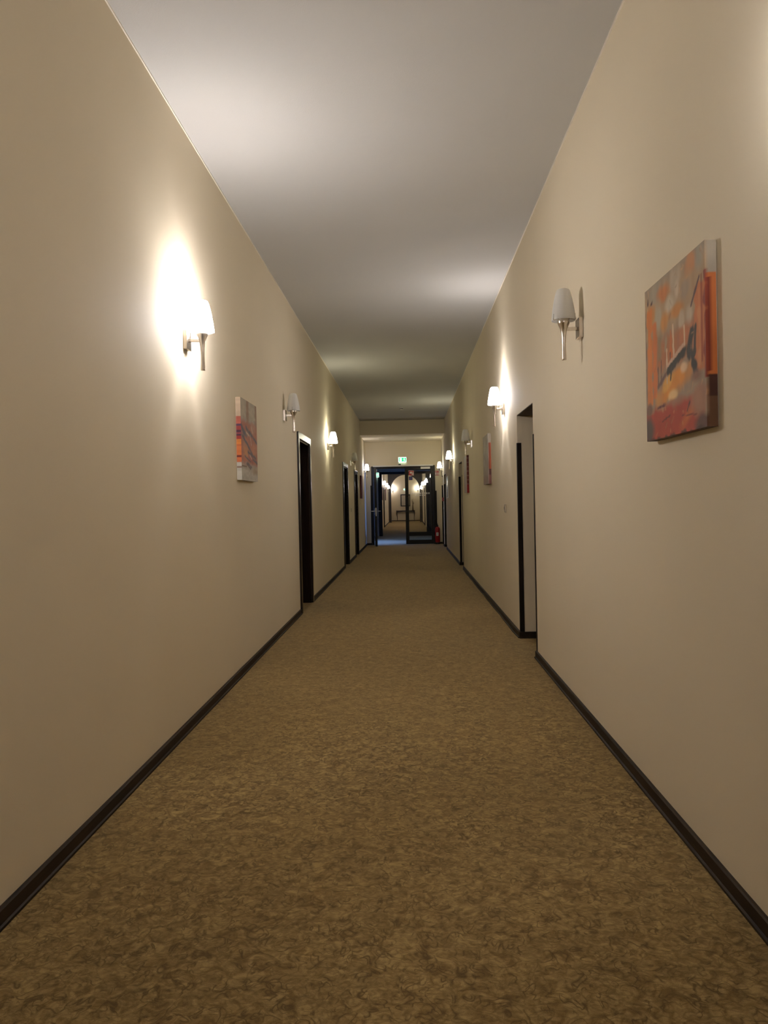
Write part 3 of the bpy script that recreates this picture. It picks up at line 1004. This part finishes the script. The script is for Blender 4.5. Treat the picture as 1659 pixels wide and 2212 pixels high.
def art_mauve(P):
    P.rect(-1, 2, .4, 2, (.52, .47, .40), .25)
    P.rect(-1, 2, -1, .35, (.40, .32, .29), .2)
    for a in [(.4, .8, .25, .15, (.60, .56, .48)), (.3, .5, .2, .2, (.50, .45, .42)), (.7, .3, .2, .2, (.46, .36, .33))]:
        P.blob(*a, soft=.7)
    for k in range(12):
        P.line(.1 + .07 * k, .2 + .06 * (k % 5), .16 + .07 * k, .5 + .05 * (k % 4), .01, (.30, .18, .16), .7, .6)
    E_ = P.u > .985
    P.c[E_] = (.14, .03, .025)
    for k in range(8):
        v0 = .1 + k * .115
        P.c[E_ & (P.v > v0) & (P.v < v0 + .03)] = (.26, .12, .10)
    P.c[E_ & (P.v < .22)] = (.28, .02, .02)
    P.grain(.3, 3, 1.2, 31)

def art_rose(P):
    P.rect(-1, 2, -1, 2, (.34, .20, .17), .2)
    for a in [(.4, .7, .3, .2, (.46, .30, .26)), (.6, .4, .3, .2, (.40, .16, .14)), (.3, .2, .3, .15, (.30, .12, .10))]:
        P.blob(*a, soft=.7)
    P.c[P.u < .004] = (.10, .015, .02)
    P.grain(.3, 3, 1.2, 41)

def canvas(side, y0, y1, z0, z1, art, label, depth=.035, base=(.4, .33, .27)):
    """gallery-wrapped canvas; u runs left to right for somebody facing the wall"""
    w, h = y1 - y0, z1 - z0
    te = 3
    us = np.concatenate([[-depth / w * (te - k) / te for k in range(te)], np.linspace(0, 1, NG), [1 + depth / w * (k + 1) / te for k in range(te)]])
    vs_ = np.concatenate([[-depth / h * (te - k) / te for k in range(te)], np.linspace(0, 1, NG), [1 + depth / h * (k + 1) / te for k in range(te)]])
    U, V = np.meshgrid(us, vs_, indexing='ij')
    P = Paint(U, V, base)
    art(P)
    cols = P.c
    verts = []
    nu, nv = U.shape
    gap = .004
    for i in range(nu):
        for k in range(nv):
            u, v = us[i], vs_[k]
            du = max(0, -u, u - 1) * w
            dv = max(0, -v, v - 1) * h
            d = depth - min(depth, max(du, dv))
            uu, vv = min(1, max(0, u)), min(1, max(0, v))
            # local: x out of wall, y along wall, z up
            yy = (uu - .5) * w if side == 'L' else (.5 - uu) * w
            xx = d + gap if side == 'L' else -d - gap
            verts.append((xx, yy, vv * h))
    faces = [(i * nv + k, (i + 1) * nv + k, (i + 1) * nv + k + 1, i * nv + k + 1) for i in range(nu - 1) for k in range(nv - 1)]
    e = tag(empty('canvas_painting', (LX if side == 'L' else RX, (y0 + y1) / 2, z0)), label, 'painting', 'square canvas paintings')
    mb = MB().add(verts, faces)
    o = mb.build('painted_cloth', MT['paint'], e)
    at = o.data.color_attributes.new('paint', 'FLOAT_COLOR', 'POINT')
    flat = np.ones((nu * nv, 4), dtype=np.float32)
    flat[:, :3] = cols.reshape(-1, 3)
    at.data.foreach_set('color', flat.ravel())
    s = 1 if side == 'L' else -1
    fr = MB()
    a, b = sorted((s * .001, s * .026))
    for q0, q1 in ((-w / 2 + .004, -w / 2 + .034), (w / 2 - .034, w / 2 - .004)):
        fr.box(a, b, q0, q1, .004, h - .004)
    fr.box(a, b, -w / 2 + .034, w / 2 - .034, .004, .034)
    fr.box(a, b, -w / 2 + .034, w / 2 - .034, h - .034, h - .004)
    fr.build('stretcher', MT['canvas_back'], e)
    return e

canvas('R', 2.475, 3.088, 1.471, 2.061, art_town, 'large square canvas of an orange town scene on the right wall')
canvas('L', 5.612, 6.205, 1.441, 2.050, art_sunset, 'square canvas with red and orange edge on the left wall')
canvas('R', 9.150, 9.750, 1.450, 2.045, art_grey, 'pale canvas with an orange-red edge on the right wall')
canvas('R', 12.50, 13.10, 1.385, 1.995, art_mauve, 'pale canvas with a dark maroon edge on the right wall')
canvas('L', 20.00, 20.60, 1.375, 1.975, art_rose, 'dark red canvas on the left wall near the glazed door', base=(.3, .2, .17))
canvas('L', 41.0, 41.6, 1.38, 1.98, art_rose, 'brown canvas on the far left wall beyond the glazed door')
canvas('L', 36.2, 36.8, 1.38, 1.98, art_rose, 'brown canvas on the far left wall before its dark door')

# ------------------------------------------------------------------ signs and safety gear
def exit_sign(loc, w, h, label, rz=0.0):
    e = tag(empty('exit_sign', loc, rz), label, 'exit sign', 'green emergency exit signs')
    # local: faces -y, z up from 0
    MB().box(-w / 2 - .006, w / 2 + .006, -.045, -.001, -.006, h + .006, .004).build('housing', MT['white'], e)
    MB().box(-w / 2, w / 2, -.049, -.0455, 0, h).build('panel', MT['swhite'], e)
    m = w * .06
    gp = MB().box(-w / 2 + m, w / 2 - m, -.0515, -.0495, m, h - m).build('green_field', MT['sgreen'], e)
    f0, f1 = -.0545, -.052
    k = h
    # doorway, running figure, arrow
    MB().box(-w * .34, -w * .08, f0, f1, h * .16, h * .80).build('doorway_print', MT['swhite'], gp)
    pm = MB()
    x = w * .20
    pm.prism([(x - .10 * k, .16 * k), (x - .02 * k, .16 * k), (x + .06 * k, .44 * k), (x + .22 * k, .22 * k), (x + .30 * k, .22 * k), (x + .14 * k, .50 * k), (x + .12 * k, .68 * k), (x - .04 * k, .70 * k), (x - .14 * k, .52 * k), (x - .06 * k, .48 * k), (x - .01 * k, .56 * k), (x, .46 * k)], f0, f1, axis=1)
    lm = MB().lathe([(.0005, 0), (.075 * k, 0), (.075 * k, .0025), (.0005, .0025)], 0, 0, 12, caps=False)
    lm.v = [(x + .05 * k + a, f0 + c, .79 * k + b) for a, b, c in lm.v]
    MB().add(lm.v, lm.f).build('head_print', MT['swhite'], gp)
    pm.build('runner_print', MT['swhite'], gp)
    MB().box(-w / 2 + .01, w / 2 - .01, -.040, -.010, -.0085, -.0065).build('lower_light', MT['sglow'], e)
    return e
exit_sign((-.157, YD, 2.447), .24, .143, 'lit green exit sign above the glazed double door')
exit_sign((-1.150, Y2 - .022, 2.215), .125, .165, 'small bright green exit sign beyond the open leaf')
exit_sign((-.231, YE, 2.075), .17, .09, 'tiny green exit sign above the far mirror')

e = tag(empty('extinguisher_sign', (.854, YD, 2.028)), 'red extinguisher sign right of the glazed door', 'sign')
MB().box(-.061, .061, -.004, -.0005, 0, .140).build('plate', MT['signred'], e)
MB().box(-.046, -.008, -.006, -.0042, .016, .086).build('cylinder_print', MT['signpale'], e)
MB().box(-.038, -.016, -.006, -.0042, .094, .122).build('valve_print', MT['signpale'], e)
pm = MB()
pm.prism([(.016, .02), (.050, .02), (.050, .07), (.040, .055), (.036, .115), (.022, .07)], -.006, -.0042, axis=1)
pm.build('flame_print', MT['signpale'], e)

e = tag(empty('fire_extinguisher', (.838, YD - .105, 0)), 'red fire extinguisher standing right of the glazed door', 'extinguisher')
bd = MB().lathe([(.0005, .030), (.066, .030), (.072, .045), (.072, .440), (.066, .475), (.045, .500), (.022, .512), (.0005, .514)], 0, 0, 28, caps=False).build('cylinder', MT['red'], e)
lb = []
for k in range(9):
    t = math.radians(-125 + k * 7)
    lb.append((.0728 * math.cos(t), .0728 * math.sin(t)))
mb = MB()
for k in range(8):
    (xa, ya), (xb, yb) = lb[k], lb[k + 1]
    mb.quad((xa, ya, .245), (xb, yb, .245), (xb, yb, .345), (xa, ya, .345))
mb.build('label_plate', MT['white'], bd)
mb = MB()
for k in (3, 4):
    (xa, ya), (xb, yb) = lb[k], lb[k + 1]
    mb.quad((xa * 1.004, ya * 1.004, .285), (xb * 1.004, yb * 1.004, .285), (xb * 1.004, yb * 1.004, .325), (xa * 1.004, ya * 1.004, .325))
mb.build('label_print', MT['plangrey'], bd)
MB().lathe([(.0005, 0), (.070, 0), (.073, .006), (.073, .052), (.0725, .053)], 0, 0, 28, caps=False).build('foot_ring', MT['black'], e)
MB().lathe([(.0005, .508), (.022, .508), (.022, .535), (.030, .537), (.030, .552), (.0005, .552)], 0, 0, 16, caps=False).build('valve', MT['black'], e)
MB().box(-.012, .012, -.075, .02, .555, .570, .003).box(-.010, .010, -.070, .01, .590, .603, .003).box(-.008, .008, -.006, .012, .552, .603).build('handle', MT['black'], e)
MB().tube([(-.02, 0, .54), (-.07, 0, .54), (-.082, 0, .50), (-.083, 0, .40), (-.083, 0, .20), (-.080, 0, .12)], .009).build('hose', MT['black'], e)

e = tag(empty('fire_alarm', (RX, 21.66, 1.26)), 'small red fire alarm call point on the right wall', 'fire alarm')
MB().box(-.045, -.0005, -.05, .05, 0, .105, .005).build('housing', MT['red'], e)
MB().box(-.047, -.0455, -.03, .03, .025, .075).build('push_plate', MT['signpale'], e)

def switch(x, s, y, z, label, w=.08, h=.085, mat=None):
    e = tag(empty('wall_switch', (x, y, z)), label, 'light switch', 'wall switches')
    a, b = sorted((s * .0005, s * .011))
    MB().box(a, b, -w / 2, w / 2, 0, h, .004).build('cover_plate', mat or MT['white'], e)
    a, b = sorted((s * .011, s * .016))
    MB().box(a, b, -w / 2 + .012, w / 2 - .012, .014, h - .014, .003).build('rocker', mat or MT['white'], e)
    return e
swm = pmat('beige_switch_plastic', (.72, .63, .48), .25, vary=.03)
sw = switch(RX, -1, 7.87, 1.125, 'beige key switch on the right wall past the first niche', mat=swm)
MB().box(-.018, -.0162, .010, .026, .030, .058).build('slot', MT['black'], sw)
switch(LX, 1, 16.70, 1.065, 'small switch on the left wall between the second and third doors', mat=swm)
switch(RX, -1, 21.62, 1.02, 'small white switch below the red fire alarm')

# escape plan in a thin frame
e = tag(empty('evacuation_plan', (RX, 19.38, 1.335)), 'glossy white escape plan in a thin frame on the right wall', 'notice')
hw, hh = .37, .545
for y0, y1, z0, z1 in ((-hw, -hw + .018, 0, hh), (hw - .018, hw, 0, hh), (-hw + .018, hw - .018, 0, .018), (-hw + .018, hw - .018, hh - .018, hh)):
    MB().box(-.020, -.0005, y0, y1, z0, z1, .003).build('frame_bar', MT['pale'], e)
pp = MB().box(-.012, -.001, -hw + .018, hw - .018, .018, hh - .018).build('sheet', MT['paper'], e)
MB().box(-.0135, -.0122, -hw + .05, hw - .05, hh - .10, hh - .05).build('header_print', MT['plangreen'], pp)
m = MB()
for k in range(5):
    m.box(-.0135, -.0122, -hw + .08 + k * .11, -.29 + .07 + k * .11, .22, .30)
m.box(-.0135, -.0122, -hw + .08, hw - .08, .17, .18)
m.box(-.0135, -.0122, -hw + .08, hw - .08, .34, .35)
m.build('floor_plan_print', MT['plangrey'], pp)

# smoke detector
e = tag(empty('smoke_detector', (-.121, 17.78, ZC)), 'white smoke detector on the ceiling', 'smoke detector')
MB().lathe([(.0005, -.0005), (.058, -.0005), (.060, -.012), (.052, -.018), (.0005, -.018)], 0, 0, 28, caps=False).build('mounting_base', MT['white'], e)
MB().lathe([(.040, -.018), (.038, -.034)], 0, 0, 24, caps=False).build('vent_ring', MT['black'], e)
MB().lathe([(.046, -.034), (.044, -.042), (.030, -.050), (.0005, -.052)], 0, 0, 24, caps=True).build('cap', MT['white'], e)

# ------------------------------------------------------------------ end of the far corridor
tx0, tx1, tz = -.83, .42, .715
e = tag(empty('console_table', ((tx0 + tx1) / 2, YE - .25, 0)), 'dark console table with curved legs against the end wall', 'table')
hw = (tx1 - tx0) / 2
MB().box(-hw, hw, -.20, .20, tz - .028, tz, .006).build('table_top', MT['table'], e)
ap = MB()
n = 16
pts = [(-hw + .06 + (2 * hw - .12) * i / n, tz - .12 + .035 * math.sin(math.pi * i / n)) for i in range(n + 1)]
ap.prism([(hw - .06, tz - .029), (-hw + .06, tz - .029)] + pts, -.17, -.15, axis=1)
ap.box(-hw + .03, -hw + .05, -.15, .15, tz - .12, tz - .029)
ap.box(hw - .05, hw - .03, -.15, .15, tz - .12, tz - .029)
ap.build('apron', MT['table'], e)
for sx in (-1, 1):
    for sy in (-1, 1):
        prof = [(0, tz - .029, .034), (.004, .60, .034), (.010, .52, .030), (.002, .40, .022), (-.012, .26, .017), (-.016, .14, .015), (-.006, .05, .016), (.010, .018, .022), (.012, 0.0, .020)]
        pts = [(sx * (hw - .055 + dx), sy * (.155 + dx), z) for dx, z, r in prof]
        MB().tube(pts, [r for *_, r in prof], 10).build('leg', MT['table'], e)
e = tag(empty('wall_mirror', (-.207, YE, .987)), 'dark framed mirror above the console table', 'mirror')
mw, mh = .323, .80
for x0, x1, z0, z1 in ((-mw, -mw + .06, 0, mh), (mw - .06, mw, 0, mh), (-mw + .06, mw - .06, 0, .06), (-mw + .06, mw - .06, mh - .06, mh)):
    MB().box(x0, x1, -.035, -.001, z0, z1, .006).build('frame_bar', MT['blackwood'], e)
MB().box(-mw + .06, mw - .06, -.012, -.002, .06, mh - .06).build('mirror_glass', MT['mirror'], e)
e = tag(empty('vase', (.28, YE - .25, tz)), 'slender brown vase with dried branches on the console table', 'vase')
MB().lathe([(.0005, .0005), (.045, .0005), (.050, .01), (.042, .10), (.034, .20), (.030, .29), (.040, .335), (.036, .335), (.026, .29), (.028, .20), (.0005, .02)], 0, 0, 20, caps=False).build('body', MT['vase'], e)
for k in range(9):
    a = k * 2.4
    r = .03 + .012 * (k % 4)
    h = .50 + .045 * ((k * 5) % 8)
    pts = [(0, 0, .28), (r * math.cos(a) * .5, r * math.sin(a) * .5, .38), (r * 1.6 * math.cos(a + .3), r * 1.2 * math.sin(a + .3), h)]
    st = MB().tube(pts, [.004, .005, .003], 6).build('stem', MT['twig'], e)
    lf = MB()
    for q in range(4):
        t = .35 + .16 * q
        c = Vector(pts[1]).lerp(Vector(pts[2]), t)
        b = a + q * 1.7
        d = Vector((math.cos(b), math.sin(b), .8)) * .045
        n_ = Vector((-math.sin(b), math.cos(b), 0)) * .014
        lf.add([c, c + d * .5 + n_, c + d, c + d * .5 - n_], [(0, 1, 2, 3)])
    lf.build('dried_leaves', MT['twig'], st)
